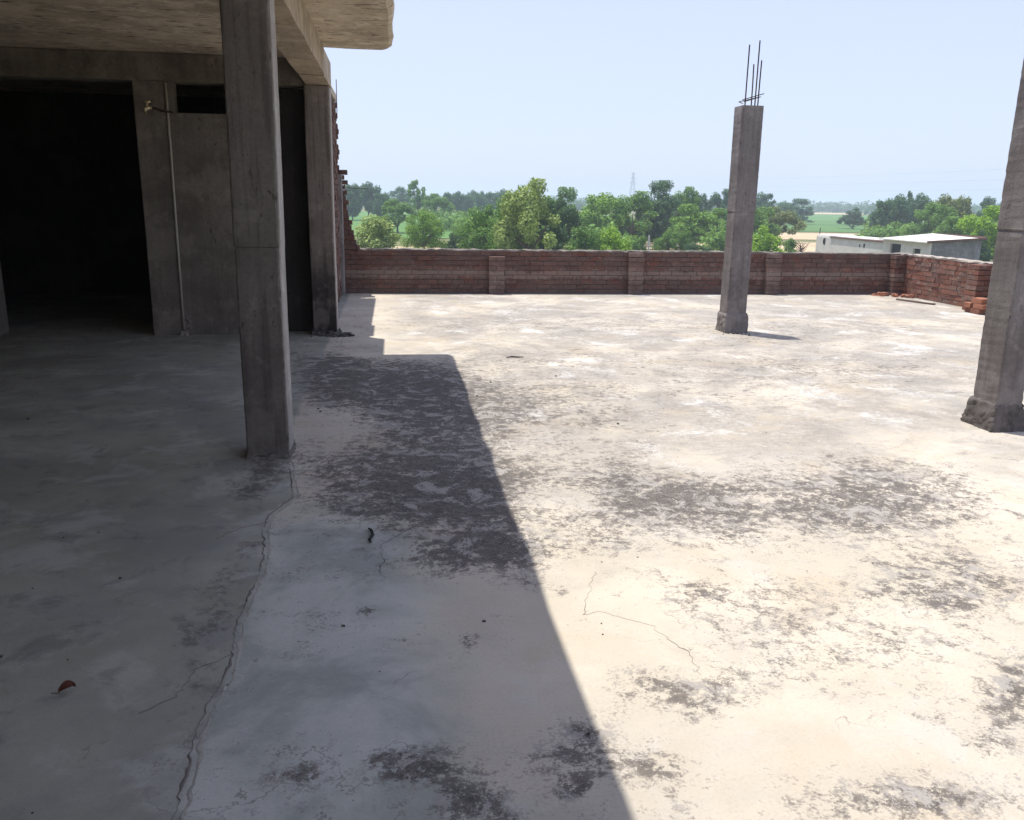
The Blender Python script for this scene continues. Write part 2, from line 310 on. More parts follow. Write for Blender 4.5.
# ------------------------------------------------------------------ concrete columns
def column_mesh(x0, x1, y0, y1, z0, z1, jit=.004, seed=1, joints=(), nseg=28, joint_off=.006):
    """a cast column: rounded arrises, slightly wavy faces, a step where pours meet"""
    rr = random.Random(seed); zs = sorted(set([z0+(z1-z0)*i/nseg for i in range(nseg+1)]+[j for j in joints]+[j+.012 for j in joints]))
    c = .012; outline = []
    for (cx, cy), (sx, sy) in zip([(x0, y0), (x1, y0), (x1, y1), (x0, y1)], [(1, 1), (-1, 1), (-1, -1), (1, -1)]):
        pts = [(cx+sx*c, cy), (cx+sx*c*.3, cy+sy*c*.3), (cx, cy+sy*c)]
        if sx*sy < 0: pts = [(cx+sx*c, cy), (cx+sx*c*.3, cy+sy*c*.3), (cx, cy+sy*c)]
        outline.append(pts)
    ring = outline[0][::-1]+outline[1]+outline[2][::-1]+outline[3]
    ring = [(x0, y0+c), (x0+c*.3, y0+c*.3), (x0+c, y0), (x1-c, y0), (x1-c*.3, y0+c*.3), (x1, y0+c), (x1, y1-c), (x1-c*.3, y1-c*.3), (x1-c, y1), (x0+c, y1), (x0+c*.3, y1-c*.3), (x0, y1-c)]
    mx, my = (x0+x1)/2, (y0+y1)/2; v = []; f = []; n = len(ring); off = [0, 0]
    for z in zs:
        k = sum(1 for j in joints if z > j+.005)
        gr = joint_off*(1 if k % 2 else -.3)
        ox = math.sin(z*2.1+seed)*jit; oy = math.cos(z*1.7+seed)*jit
        ind = -.006 if any(abs(z-j) < .002 for j in joints) else 0
        chip = {q: (rr.uniform(.006, .014) if rr.random() < .07 else 0) for q in (1, 4, 7, 10)}
        for q, (x, y) in enumerate(ring):
            g = gr+ind+rr.uniform(-.0012, .0012)-chip.get(q, 0)
            v.append((x+ox+(g if x > mx else -g), y+oy+(g if y > my else -g), z))
    for i in range(len(zs)-1):
        for q in range(n): f.append((i*n+q, i*n+(q+1) % n, (i+1)*n+(q+1) % n, (i+1)*n+q))
    f.append(tuple(range(n))[::-1]); f.append(tuple((len(zs)-1)*n+q for q in range(n)))
    return MB().add(v, f)
def lump(x0, x1, y0, y1, z0, z1, flare, seed, amp=.012, nz=8, nper=9, power=1.0):
    """rough mortar collar round a column foot"""
    rr = random.Random(seed); v = []; f = []; N = nper*4
    for i in range(nz+1):
        t = i/nz; g = flare*(1-t)**power; z = z0+(z1-z0)*t
        for s in range(4):
            P = [(x0-g, y0-g), (x1+g, y0-g), (x1+g, y1+g), (x0-g, y1+g)]
            a, b = P[s], P[(s+1) % 4]
            for q in range(nper):
                u = q/nper; x = a[0]+(b[0]-a[0])*u; y = a[1]+(b[1]-a[1])*u
                v.append((x+rr.gauss(0, amp), y+rr.gauss(0, amp), z+(rr.gauss(0, amp*.6) if 0 < i else 0)))
    for i in range(nz):
        for q in range(N): f.append((i*N+q, i*N+(q+1) % N, (i+1)*N+(q+1) % N, (i+1)*N+q))
    f.append(tuple(nz*N+q for q in range(N)))
    return MB().add(v, f)

def thing_column(name, label, cat, group, foot):
    return empty(name, foot, 0, label, cat, group)
def rel(mb, loc):
    mb.v = [(a-loc[0], b-loc[1], c-loc[2]) for a, b, c in mb.v]; return mb

# front pillar of the roofed bay (bottom pour a touch slimmer than the top)
G = 'square concrete pillars'
fp = (-.775, 5.2, 0)
t = empty('concrete_pillar', fp, 0, 'tall grey pillar nearest the camera holding the canopy beam, at the head of the floor joint', 'pillar', G)
rel(column_mesh(-.9, -.65, 5.07, 5.33, 0, 2.715, .003, 3, (1.26,), 90, .0025), fp).build('shaft', M_PILLAR, t)
rel(lump(-.9, -.65, 5.07, 5.33, 0, .035, .012, 5, .004, 3), fp).build('footing_mortar', M_PILLAR, t)
bp = (-.79, 10.0, 0)
t = empty('concrete_pillar', bp, 0, 'sooty black-footed pillar under the far end of the beam, beside the toothed brick wall', 'pillar', G)
rel(column_mesh(-.93, -.66, 9.87, 10.14, 0, 2.715, .002, 8, (), 26), bp).build('shaft', M_BACKCOL, t)
rel(lump(-.93, -.66, 9.87, 10.14, 0, .05, .035, 6, .012, 4), bp).build('footing_mortar', M_MORTAR_DARK, t)
M_SIDE_LIT = concrete('bounce_lit_side', (.30, .27, .235), (.44, .41, .37), .4)  # paler skin on the pillars' open sides: floor bounce light put into colour
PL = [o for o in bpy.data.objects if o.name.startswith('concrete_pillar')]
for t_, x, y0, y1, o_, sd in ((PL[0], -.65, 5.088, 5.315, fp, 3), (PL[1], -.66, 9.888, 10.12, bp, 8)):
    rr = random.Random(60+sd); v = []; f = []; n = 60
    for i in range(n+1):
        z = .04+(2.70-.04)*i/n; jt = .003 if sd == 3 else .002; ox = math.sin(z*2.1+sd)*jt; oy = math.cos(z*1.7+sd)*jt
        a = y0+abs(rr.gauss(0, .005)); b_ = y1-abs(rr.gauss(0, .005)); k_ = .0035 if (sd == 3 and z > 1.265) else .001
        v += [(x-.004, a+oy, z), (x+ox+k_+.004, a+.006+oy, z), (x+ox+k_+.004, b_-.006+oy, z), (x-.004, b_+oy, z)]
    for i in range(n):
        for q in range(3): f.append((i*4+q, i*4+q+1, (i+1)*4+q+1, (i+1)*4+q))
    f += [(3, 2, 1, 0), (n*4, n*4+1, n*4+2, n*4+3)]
    rel(MB().add(v, f), o_).build('lit_side_skin', M_SIDE_LIT, t_)
# free column in the middle of the terrace with bare rebar
mp = (4.17, 10.0, 0)
t = empty('concrete_pillar', mp, 0, 'free-standing square pillar in mid terrace with bare rebar sprouting from its top', 'pillar', G)
rel(column_mesh(4.045, 4.30, 9.875, 10.125, 0, 2.66, .004, 5, (1.45,), 80, .003), mp).build('shaft', M_PILLAR_OUT, t)
rel(lump(4.045, 4.30, 9.875, 10.125, 0, .245, .020, 15, .003, 7, 8, .12), mp).build('base_collar', M_PILLAR_OUT, t)
rb = []
for x, y, zt, lx, ly in [(4.085, 9.92, 3.32, .0, 0), (4.225, 10.07, 3.14, .0, .02), (4.205, 9.92, 3.37, .0, .0), (4.275, 10.0, 3.17, .0, -.01)]:
    mb = MB().tube([(x, y, 2.6), (x+lx*.3, y+ly*.3, 2.9), (x+lx, y+ly, zt)], .0075, 6); rel(mb, mp).build('rebar', M_REBAR, t)
mb = MB().tube([(4.06, 9.9, 2.70), (4.26, 9.9, 2.76), (4.28, 10.1, 2.77), (4.08, 10.1, 2.72), (4.05, 9.9, 2.68)], .005, 5); rel(mb, mp).build('tie_wire', M_REBAR, t)
mb = MB().tube([(4.04, 9.9, 2.72), (4.31, 9.93, 2.80)], .005, 5); rel(mb, mp).build('tie_wire', M_REBAR, t)
# right hand column
rp = (4.33, 5.43, 0)
t = empty('concrete_pillar', rp, 0, 'thick weathered pillar at the right edge of the photo with a crumbling black foot', 'pillar', G)
rel(column_mesh(4.225, 4.435, 5.30, 5.56, 0, 2.66, .004, 9, (1.40,), 90, .003), rp).build('shaft', M_PILLAR_OUT, t)
rel(lump(4.225, 4.435, 5.30, 5.56, 0, .20, .034, 25, .0045, 12, 14, .6), rp).build('crumbled_foot', M_FOOT, t, smooth=True)
for x, y in [(4.25, 5.34), (4.42, 5.34), (4.25, 5.52), (4.42, 5.52)]:
    rel(MB().tube([(x, y, 2.6), (x+.01, y, 3.3)], .0085, 6), rp).build('rebar', M_REBAR, t)

# ------------------------------------------------------------------ the unfinished building
bl = empty('unfinished_building', (-4, 4, 0), 0, 'unfinished roofed concrete bay with dark rooms and an overhanging canopy slab', 'building')
BLO = (-4, 4, 0)
def bpart(name, mb, mat, parent=bl, **kw): return rel(mb, BLO).build(name, mat, parent, **kw)
def slab():
    """roof slab whose open edge has a chamfered, slightly ragged lip"""
    v = []; f = []; rr = random.Random(4)
    ysl = [-4.5+i*.35 for i in range(39)]; ysl = [y for y in ysl if y < 9.0]+[9.06, 9.13, 9.17]
    prof = [(-7.9, 2.99), (-.66, 2.99), (-.35, 2.985), (-.015, 2.985), (.025, 3.01), (.035, 3.05), (.02, 3.105), (-.6, 3.12), (-7.9, 3.12)]
    for y in ysl:
        e = max(0, (y-9.0)/.17); cut = .06*e*e
        for i, (x, z) in enumerate(prof):
            j = rr.uniform(-.011, .011) if 3 <= i <= 6 else 0
            v.append((x+j-(cut if 3 <= i <= 6 else 0), y, z+j*.4))
    n = len(prof)
    for i in range(len(ysl)-1):
        for q in range(n): f.append((i*n+q, (i+1)*n+q, (i+1)*n+(q+1) % n, i*n+(q+1) % n))
    f.append(tuple(range(n))); f.append(tuple((len(ysl)-1)*n+q for q in range(n))[::-1])
    return MB().add(v, f)
bpart('canopy_slab', slab(), M_CEIL)
bpart('roof_slab', MB().box(-7.9, -.84, 9.173, 14.2, 2.992, 3.10), M_CEIL)
def wavy_beam(x0, x1, y0, y1, z0, z1, axis, seed):
    rr = random.Random(seed); v = []; f = []; L = (y1-y0) if axis == 'y' else (x1-x0); n = max(2, int(L/.25))
    for i in range(n+1):
        t = i/n
        for a, b in ((0, z0), (1, z0), (1, z1), (0, z1)):
            j = rr.uniform(-.003, .003) if b == z0 else 0; jz = rr.uniform(-.004, .004) if b == z0 else 0
            v.append((x0+(x1-x0)*a+j, y0+L*t, b+jz) if axis == 'y' else (x0+L*t, y0+(y1-y0)*a+j, b+jz))
    for i in range(n):
        for q in range(4): f.append((i*4+q, i*4+(q+1) % 4, (i+1)*4+(q+1) % 4, (i+1)*4+q))
    f.append((3, 2, 1, 0)); f.append((n*4, n*4+1, n*4+2, n*4+3))
    return MB().add(v, f)
bpart('edge_beam', wavy_beam(-.905, -.645, -4.4, 9.12, 2.725, 2.985, 'y', 1), M_BEAM)
bpart('edge_beam', wavy_beam(-.90, -.65, 9.125, 10.15, 2.72, 2.985, 'y', 2), M_BEAM)
bpart('cross_beam', wavy_beam(-7.6, -.91, 9.90, 10.15, 2.71, 2.985, 'x', 3), M_WALL)
bpart('cross_beam', wavy_beam(-7.6, -.91, 5.09, 5.31, 2.725, 2.985, 'x', 4), M_BEAM)
bpart('wall_column', column_mesh(-2.70, -2.37, 9.92, 10.2, 0, 2.71, .002, 12), M_WALL)
bpart('wall_column', column_mesh(-4.72, -4.33, 9.92, 10.2, 0, 2.71, .002, 13), M_WALL)
# infill wall with a small square vent opening
w = MB(); w.box(-2.366, -1.32, 9.97, 10.12, 0, 2.40); w.box(-2.366, -2.30, 9.97, 10.12, 2.40, 2.708); w.box(-1.72, -1.32, 9.97, 10.12, 2.40, 2.708)
bpart('plastered_wall', w, M_WALL)
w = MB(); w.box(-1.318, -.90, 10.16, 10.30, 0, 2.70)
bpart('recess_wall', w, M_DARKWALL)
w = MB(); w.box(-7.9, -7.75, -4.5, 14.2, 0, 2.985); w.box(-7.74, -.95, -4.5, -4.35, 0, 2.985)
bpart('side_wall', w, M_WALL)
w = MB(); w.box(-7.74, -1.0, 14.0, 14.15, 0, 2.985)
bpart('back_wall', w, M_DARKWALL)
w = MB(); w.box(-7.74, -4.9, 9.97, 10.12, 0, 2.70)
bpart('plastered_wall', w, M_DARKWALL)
# lower storey below the terrace
w = MB(); w.box(-8, 9.28, -5, 14.53, -5, -.02)
bpart('lower_storey', w, M_WHITE)

# brick walls ----------------------------------------------------------------
def bricks(mb, x0, x1, z0, nz, d0, d1, axis, lim0=None, lim1=None, ragged=0, seed=1, jit=.004, bl_=.225, gap=.009, ch=.079):
    rr = random.Random(seed)
    for c in range(nz):
        z = z0+c*ch; a = x0 if lim0 is None else lim0(c); b = x1 if lim1 is None else lim1(c)
        x = a-(bl_/2 if c % 2 else 0)
        while x < b-.03:
            l = bl_+rr.uniform(-.008, .008); s = max(x, a); e = min(x+l-gap, b); x += l
            if e-s < .04: continue
            j = rr.uniform(-jit, jit*1.5); j2 = rr.uniform(-jit, jit)
            zz0 = z+gap*.5+rr.uniform(-.002, .002); zz1 = z+ch-gap*.5+rr.uniform(-.002, .002)
            if axis == 'x': mb.box(s, e, d0-j, d1+j2, zz0, zz1, .0022)
            else: mb.box(d0-j, d1+j2, s, e, zz0, zz1, .0022)
def parapet(name, loc, label, parts, mat, cat='wall', group=None):
    t = empty(name, loc, 0, label, cat, group)
    return t
# far parapet
NZ = 9
t = empty('brick_parapet', (4, 14.4, 0), 0, 'long dark low brick parapet across the far edge of the terrace', 'wall', 'brick parapets of the terrace')
L = (4, 14.4, 0)
b = MB(); bricks(b, -.82, 9.04, 0, NZ, 14.3, 14.52, 'x', seed=5); rel(b, L).build('brickwork', M_BRICK, t)
b = MB().box(-.82, 9.04, 14.308, 14.512, 0, NZ*.079-.004); rel(b, L).build('mortar', M_MORTAR_DARK, t)
def cap(x0, x1, y0, y1, z, axis, seed):
    rr = random.Random(seed); L_ = (x1-x0) if axis == 'x' else (y1-y0); n = int(L_/.09); v = []; f = []
    for i in range(n+1):
        s = i/n
        for a, zz in ((0, z-.004), (1, z-.004), (1, z+.02), (0, z+.02)):
            j = rr.uniform(-.008, .008); h = zz+(rr.uniform(-.009, .012) if zz > z else 0)
            v.append((x0+L_*s, y0+(y1-y0)*a+j, h) if axis == 'x' else (x0+(x1-x0)*a+j, y0+L_*s, h))
    for i in range(n):
        for q in range(4): f.append((i*4+q, i*4+(q+1) % 4, (i+1)*4+(q+1) % 4, (i+1)*4+q))
    f.append((3, 2, 1, 0)); f.append((n*4, n*4+1, n*4+2, n*4+3))
    return MB().add(v, f)
rel(cap(-.55, 9.28, 14.295, 14.53, NZ*.079, 'x', 3), L).build('coping', concrete('grey_cap_mortar', (.15, .13, .115), (.24, .21, .185), .4), t)
for xc in (1.72, 4.13, 6.62):
    b = MB(); bricks(b, xc-.13, xc+.13, 0, NZ-(1 if xc < 3 else 0), 14.19, 14.298, 'x', seed=int(xc*10), bl_=.26); b.box(xc-.122, xc+.122, 14.2, 14.3, 0, NZ*.079-.09)
    rel(b, L).build('brick_pier', M_PIER, t)
# corner pier
b = MB(); bricks(b, 8.84, 9.04, 0, NZ, 14.10, 14.298, 'x', seed=77, bl_=.2); rel(b, L).build('brick_pier', M_BRICK, t)
# right parapet
t = empty('brick_parapet', (9.15, 5, 0), 0, 'red brick parapet running along the right-hand side from the far corner', 'wall', 'brick parapets of the terrace')
L = (9.15, 5, 0)
b = MB(); bricks(b, -5, 14.29, 0, NZ, 9.05, 9.27, 'y', seed=9, jit=.006); rel(b, L).build('brickwork', M_BRICK_SUN, t)
b = MB().box(9.062, 9.262, -5, 14.29, 0, NZ*.079-.004); rel(b, L).build('mortar', concrete('pale_mortar', (.22, .19, .17), (.34, .30, .27), .3), t)
rel(cap(9.045, 9.28, -5, 14.29, NZ*.079, 'y', 8), L).build('coping', M_CAP, t)
for yc in (11.98, 9.3, 6.6, 3.9):
    b = MB(); bricks(b, 8.80, 9.048, 0, NZ, yc-.13, yc+.13, 'x', seed=int(yc*7), bl_=.25, jit=.006); rel(b, L).build('brick_pier', M_BRICK_SUN, t)
# tall wall of the building beyond the back pillar and its toothed end
t = empty('toothed_brick_wall', (-.85, 12, 0), 0, 'tall ragged brick wall behind the sooty pillar, its end left in toothed steps', 'wall')
L = (-.85, 12, 0)
b = MB(); bricks(b, 10.31, 13.95, 0, 37, -1.04, -.835, 'y', seed=11, jit=.010); rel(b, L).build('side_brickwork', M_BRICK, t)
rel(MB().box(-1.03, -.85, 10.32, 13.95, 0, 2.96), L).build('mortar', M_MORTAR_DARK, t)
teeth = lambda c: -.55 if c < 11 else (-.725+max(0, .16-.013*(c-11))+(.055 if c % 2 else 0)) if c < 27 else -.76-.0*c+(.02 if c % 2 else 0)
b = MB(); bricks(b, -1, 0, 0.715, 16, 14.3, 14.52, 'x', lim0=lambda c: -1.04, lim1=lambda c: -.10+[-.45, -.50, -.53, -.54, -.575, -.56, -.61, -.585, -.64, -.60, -.655, -.63, -.66, -.615, -.67, -.615][c], seed=12, jit=.006)
bricks(b, -1, 0, 0.79+15*.079, 13, 14.3, 14.52, 'x', lim0=lambda c: -.98, lim1=lambda c: -.845+(.012 if c % 2 else 0), seed=13, jit=.006)
bricks(b, -1.04, -.825, 0, 9, 14.3, 14.52, 'x', seed=14)
rel(b, L).build('toothed_brickwork', M_BRICK, t)
mm = MB().box(-1.03, -.87, 14.31, 14.51, 0, 2.96)
for c, q in enumerate([-.45, -.50, -.53, -.54, -.575, -.56, -.61, -.585, -.64, -.60, -.655, -.63, -.66, -.615, -.67, -.615][:12]): mm.box(-.868, q-.10-.035, 14.312, 14.508, .715+c*.079, .715+(c+1)*.079-.001)
rel(mm, L).build('mortar', M_MORTAR_DARK, t)
rel(column_mesh(-1.06, -.79, 14.02, 14.285, 0, 1.9, .002, 31), L).build('corner_pilaster', M_PILLAR_OUT, t)
rel(MB().box(-1.0, -.775, 10.35, 11.2, 2.62, 2.93, .012), L).build('concrete_lintel', M_PILLAR_OUT, t)
rel(MB().tube([(-.80, 13.6, 2.7), (-.798, 13.62, 3.25)], .006, 5), L).build('rebar', M_REBAR, t)
rel(MB().tube([(-.70, 14.4, 1.70), (-.38, 14.38, 1.685)], .005, 5), L).build('rebar', M_REBAR, t)

# tap and conduit on the wall column ------------------------------------------
t = empty('wall_tap', (-2.45, 9.9, 2.43), 0, 'small brass tap high on the wall column beside the dark vent opening', 'tap')
L = (-2.45, 9.9, 2.43)
rel(MB().tube([(-2.30, 9.915, 2.40), (-2.42, 9.905, 2.41), (-2.47, 9.87, 2.43), (-2.53, 9.84, 2.43)], .012, 8), L).build('pipe', M_REBAR, t, smooth=True)
rel(MB().tube([(-2.50, 9.85, 2.43), (-2.535, 9.83, 2.43), (-2.555, 9.81, 2.41), (-2.56, 9.80, 2.37)], [.016, .024, .02, .017], 10), L).build('spout', M_TAPM, t, smooth=True)
rel(MB().tube([(-2.54, 9.83, 2.44), (-2.54, 9.83, 2.485)], .009, 8).tube([(-2.575, 9.83, 2.49), (-2.505, 9.83, 2.49)], .011, 8), L).build('handle', M_TAPM, t, smooth=True)
t = tag(MB().tube([(-2.365, 9.92, .06), (-2.362, 9.918, 1.2), (-2.358, 9.92, 2.0), (-2.36, 9.918, 2.70)], .014, 8).build('wall_conduit', M_PIPE, smooth=True), 'thin pale pipe running down the wall edge below the tap', 'pipe')
tag(lump(-2.39, -2.33, 9.88, 9.91, 0, .05, .02, 66, .008, 3, 4).build('mortar_lump', M_CAP), 'pale lump of mortar on the floor at the foot of the thin pipe', 'rubble')

# brick pile, debris, plank, leaf, twigs --------------------------------------
GB = 'bricks stacked by the right parapet'
rr = random.Random(21); n = 0
stack = [(8.70, 11.60, 0, 1, 'bottom layer'), (8.82, 11.61, 0, 1, 'bottom layer'), (8.72, 11.80, 0, .55, 'bottom layer'), (8.71, 11.56, 1, 1, 'middle layer'), (8.83, 11.62, 1, 1, 'middle layer'), (8.69, 11.78, 1, .6, 'middle layer'),
         (8.72, 11.62, 2, 1, 'top layer'), (8.83, 11.70, 2, 1, 'top layer')]
for x, y, c, l, lay in stack:
    o = MB().box(-.052, .052, -.112*l, .112*l, 0, .072, .003).build('brick', M_BRICK_NEW if c else M_BRICK_SUN, bevel=.003)
    o.location = (x, y, .001+c*.078); o.rotation_euler = (0, 0, rr.uniform(-.07, .07))
    tag(o, 'loose orange brick in the small stack against the right parapet pier, %s' % lay, 'brick', GB)
for i, (x, y, a, s) in enumerate([(8.62, 14.02, .3, 1), (8.78, 13.9, 1.2, .8), (8.93, 13.75, 2.2, .9), (8.50, 14.10, .9, .5), (8.98, 13.95, .5, .7)]):
    o = lump(-.09*s, .09*s, -.05*s, .05*s, 0, .06*s, .012, 50+i, .008, 3, 4).build('brick_rubble', M_BRICK_NEW); o.location = (x, y, 0); o.rotation_euler = (0, 0, a)
    tag(o, 'broken orange brick lump on the floor in the far right corner', 'rubble', 'broken brick lumps in the far corner')
o = MB().box(-.36, .36, -.035, .035, 0, .022, .006).build('old_plank', M_WOOD); o.location = (8.62, 13.05, .003); o.rotation_euler = (0, 0, R(-72))
tag(o, 'dark flat plank lying on the floor near the right parapet', 'plank')
def leaf_mesh(L_, W, curl):
    v = []; f = []; n = 8
    for i in range(n+1):
        s = i/n; w = W*math.sin(math.pi*min(1, s*.93+.05))**.8; z = curl*math.sin(s*2.6)
        v += [(L_*(s-.5), w, z+curl*.8), (L_*(s-.5), 0, z), (L_*(s-.5), -w, z+curl*.6)]
    for i in range(n): a = i*3; f += [(a, a+1, a+4, a+3), (a+1, a+2, a+5, a+4)]
    m = MB().add(v, f); m.tube([(-L_*.5, 0, 0), (-L_*.5-.02, .002, .004)], .0012, 5); return m
o = leaf_mesh(.05, .017, .016).build('dry_leaf', M_LEAFDRY, smooth=True); o.location = (-1.055, 2.565, .006); o.rotation_euler = (.2, 0, .4)
tag(o, 'curled rust-brown dry leaf on the shaded floor at lower left', 'leaf')
o = MB().tube([(-.01, .09, .008), (.004, .04, .02), (.012, .0, .012), (-.002, -.05, .01), (.006, -.08, .008)], [.004, .007, .008, .007, .003], 6).build('twig', M_TWIG); o.location = (-.13, 3.76, 0)
tag(o, 'short bent black twig on the shaded floor beside the hairline crack', 'twig')
o = MB().tube([(-.09, .0, .01), (-.03, .03, .012), (.03, .02, .01), (.09, .03, .008)], [.004, .008, .007, .003], 6).build('twig', M_TWIG); o.location = (1.2, 8.3, 0)
tag(o, 'short dark stick lying on the sunlit floor in mid terrace', 'twig')
# grit
gr = MB(); rr = random.Random(31)
for i in range(70):
    x = rr.uniform(-3.2, 2.2); y = rr.uniform(1.6, 7.5); s = rr.choice([.0015, .002, .002, .004])*(1+.15*y)
    gr.box(x-s, x+s, y-s*.7, y+s*.7, 0, s, s*.3)
for i in range(34):   # crumbs round the pillar feet
    cx, cy = rr.choice([(-.6, 9.85), (-.78, 9.8), (4.17, 9.83)]); x = cx+rr.gauss(0, .14); y = cy-abs(rr.gauss(0, .08)); s = rr.uniform(.005, .014)
    gr.box(x-s, x+s, y-s*.7, y+s*.7, 0, s, s*.3)
tag(gr.build('grit', M_MORTAR_DARK), 'dark crumbs and grit scattered over the cement floor', 'grit', kind='stuff')
tag(lump(-.72, -.52, 9.78, 9.84, 0, .03, .05, 91, .016, 3, 6).build('debris_heap', M_MORTAR_DARK), 'low dark heap of debris against the sooty pillar foot', 'rubble')

# ------------------------------------------------------------------ land
def ground_mat(name, a, b, c, scale):
    k = NT(name); v = k.coord(); n = k.noise(v, scale, 8, .65, .4); n2 = k.noise(v, scale*12, 5, .7)
    col = k.mix(k.step(n, .35, .65), a, b); col = k.mix(k.math('MULTIPLY', k.step(n2, .45, .65), .5), col, c)
    return k.done(col, k.bump(n2, .6, .15), .95)
M_G = ground_mat('scrub_ground', (.10, .13, .045), (.22, .19, .10), (.07, .10, .03), .03)
M_CROP = ground_mat('crop_field', (.065, .14, .035), (.09, .19, .05), (.05, .11, .03), .02)
M_CROP2 = ground_mat('young_crop_field', (.07, .17, .035), (.10, .20, .05), (.06, .13, .03), .02)
M_TAN = ground_mat('dry_field', (.42, .33, .21), (.50, .40, .27), (.32, .26, .16), .05)
bm = bmesh.new(); bmesh.ops.create_circle(bm, cap_ends=True, radius=6000, segments=96); me = bpy.data.meshes.new('ground'); bm.to_mesh(me); bm.free()
me.materials.append(M_G); g = link(bpy.data.objects.new('ground', me)); g.location = (0, 0, -5); tag(g, kind='structure')
HZ0 = lambda px: 198+(px-392)*.0169
def bearing(px, D):
    """ground point D metres ahead of the terrace along a compass bearing"""
    d = F+RT*((px-512)/FPX)-UP*((HZ0(px)-410)/FPX); k = D/(d.x*math.sin(YAW)+d.y*math.cos(YAW))
    return (d.x*k, d.y*k)
def field(name, quad, z, mat, seed):
    rr = random.Random(seed); pts = []
    for a, b in zip(quad, quad[1:]+quad[:1]):
        for i in range(14):
            s = i/14; L_ = math.dist(a, b)*.008
            pts.append((a[0]+(b[0]-a[0])*s+rr.uniform(-L_, L_), a[1]+(b[1]-a[1])*s+rr.uniform(-L_, L_), z))
    tag(MB().add(pts, [tuple(range(len(pts)))]).build(name, mat), kind='structure')
def sector(p0, p1, d0, d1): return [bearing(p0, d0), bearing(p1, d0), bearing(p1, d1), bearing(p0, d1)]
field('field', sector(330, 620, 145, 420), -4.90, M_CROP2, 1)
field('field', sector(790, 1010, 215, 400), -4.90, M_CROP, 2)
field('field', sector(740, 1080, 400, 620), -4.90, M_CROP2, 3)
field('dirt_track', sector(770, 1010, 165, 205), -4.90, M_TAN, 4)
field('dirt_track', sector(775, 960, 118, 152), -4.88, M_TAN, 5)
field('dirt_track', sector(600, 770, 122, 142), -4.89, M_TAN, 6)
field('dirt_track', sector(330, 475, 95, 118), -4.90, M_TAN, 7)
field('dirt_track', sector(790, 900, 640, 760), -4.86, M_TAN, 8)

# ------------------------------------------------------------------ trees
def leaf_mat(name, a, b, tr=.35):
    k = NT(name); v = k.coord(kind='Object'); g = k.node('ShaderNodeNewGeometry')
    n = k.noise(v, .9, 3, .6)
    f = k.math('ADD', k.math('MULTIPLY', g.outputs['Random Per Island'], .6), k.math('MULTIPLY', n, .5))
    c = k.mix(k.step(f, .2, .9), a, b)
    k.set(k.b, 'Base Color', c); k.set(k.b, 'Roughness', .6)
    t = k.node('ShaderNodeBsdfTranslucent'); k.set(t, 'Color', k.mix(.5, c, (.22, .30, .05)))
    ms = k.node('ShaderNodeMixShader'); k.set(ms, 0, tr); k.t.links.new(k.b.outputs[0], ms.inputs[1]); k.t.links.new(t.outputs[0], ms.inputs[2]); k.t.links.new(ms.outputs[0], k.out.inputs[0])
    return k.m
ML = {'mid': leaf_mat('leaf_mid', (0.080, 0.189, 0.030), (0.190, 0.351, 0.068)),
      'dark': leaf_mat('leaf_dark', (0.027, 0.075, 0.023), (0.062, 0.138, 0.040), .2),
      'lime': leaf_mat('leaf_lime', (0.166, 0.330, 0.022), (0.356, 0.572, 0.055), .4),
      'pale': leaf_mat('leaf_pale', (0.197, 0.280, 0.063), (0.423, 0.518, 0.154), .3),
      'olive': leaf_mat('leaf_olive', (0.117, 0.162, 0.047), (0.233, 0.270, 0.095), .25),
      'blue': leaf_mat('leaf_far', (0.037, 0.098, 0.040), (0.075, 0.172, 0.063), .2),
      'fresh': leaf_mat('leaf_fresh', (0.117, 0.240, 0.036), (0.246, 0.432, 0.072), .35)}
M_BARK = simple('bark', (.12, .09, .065), .9, .35, 6)
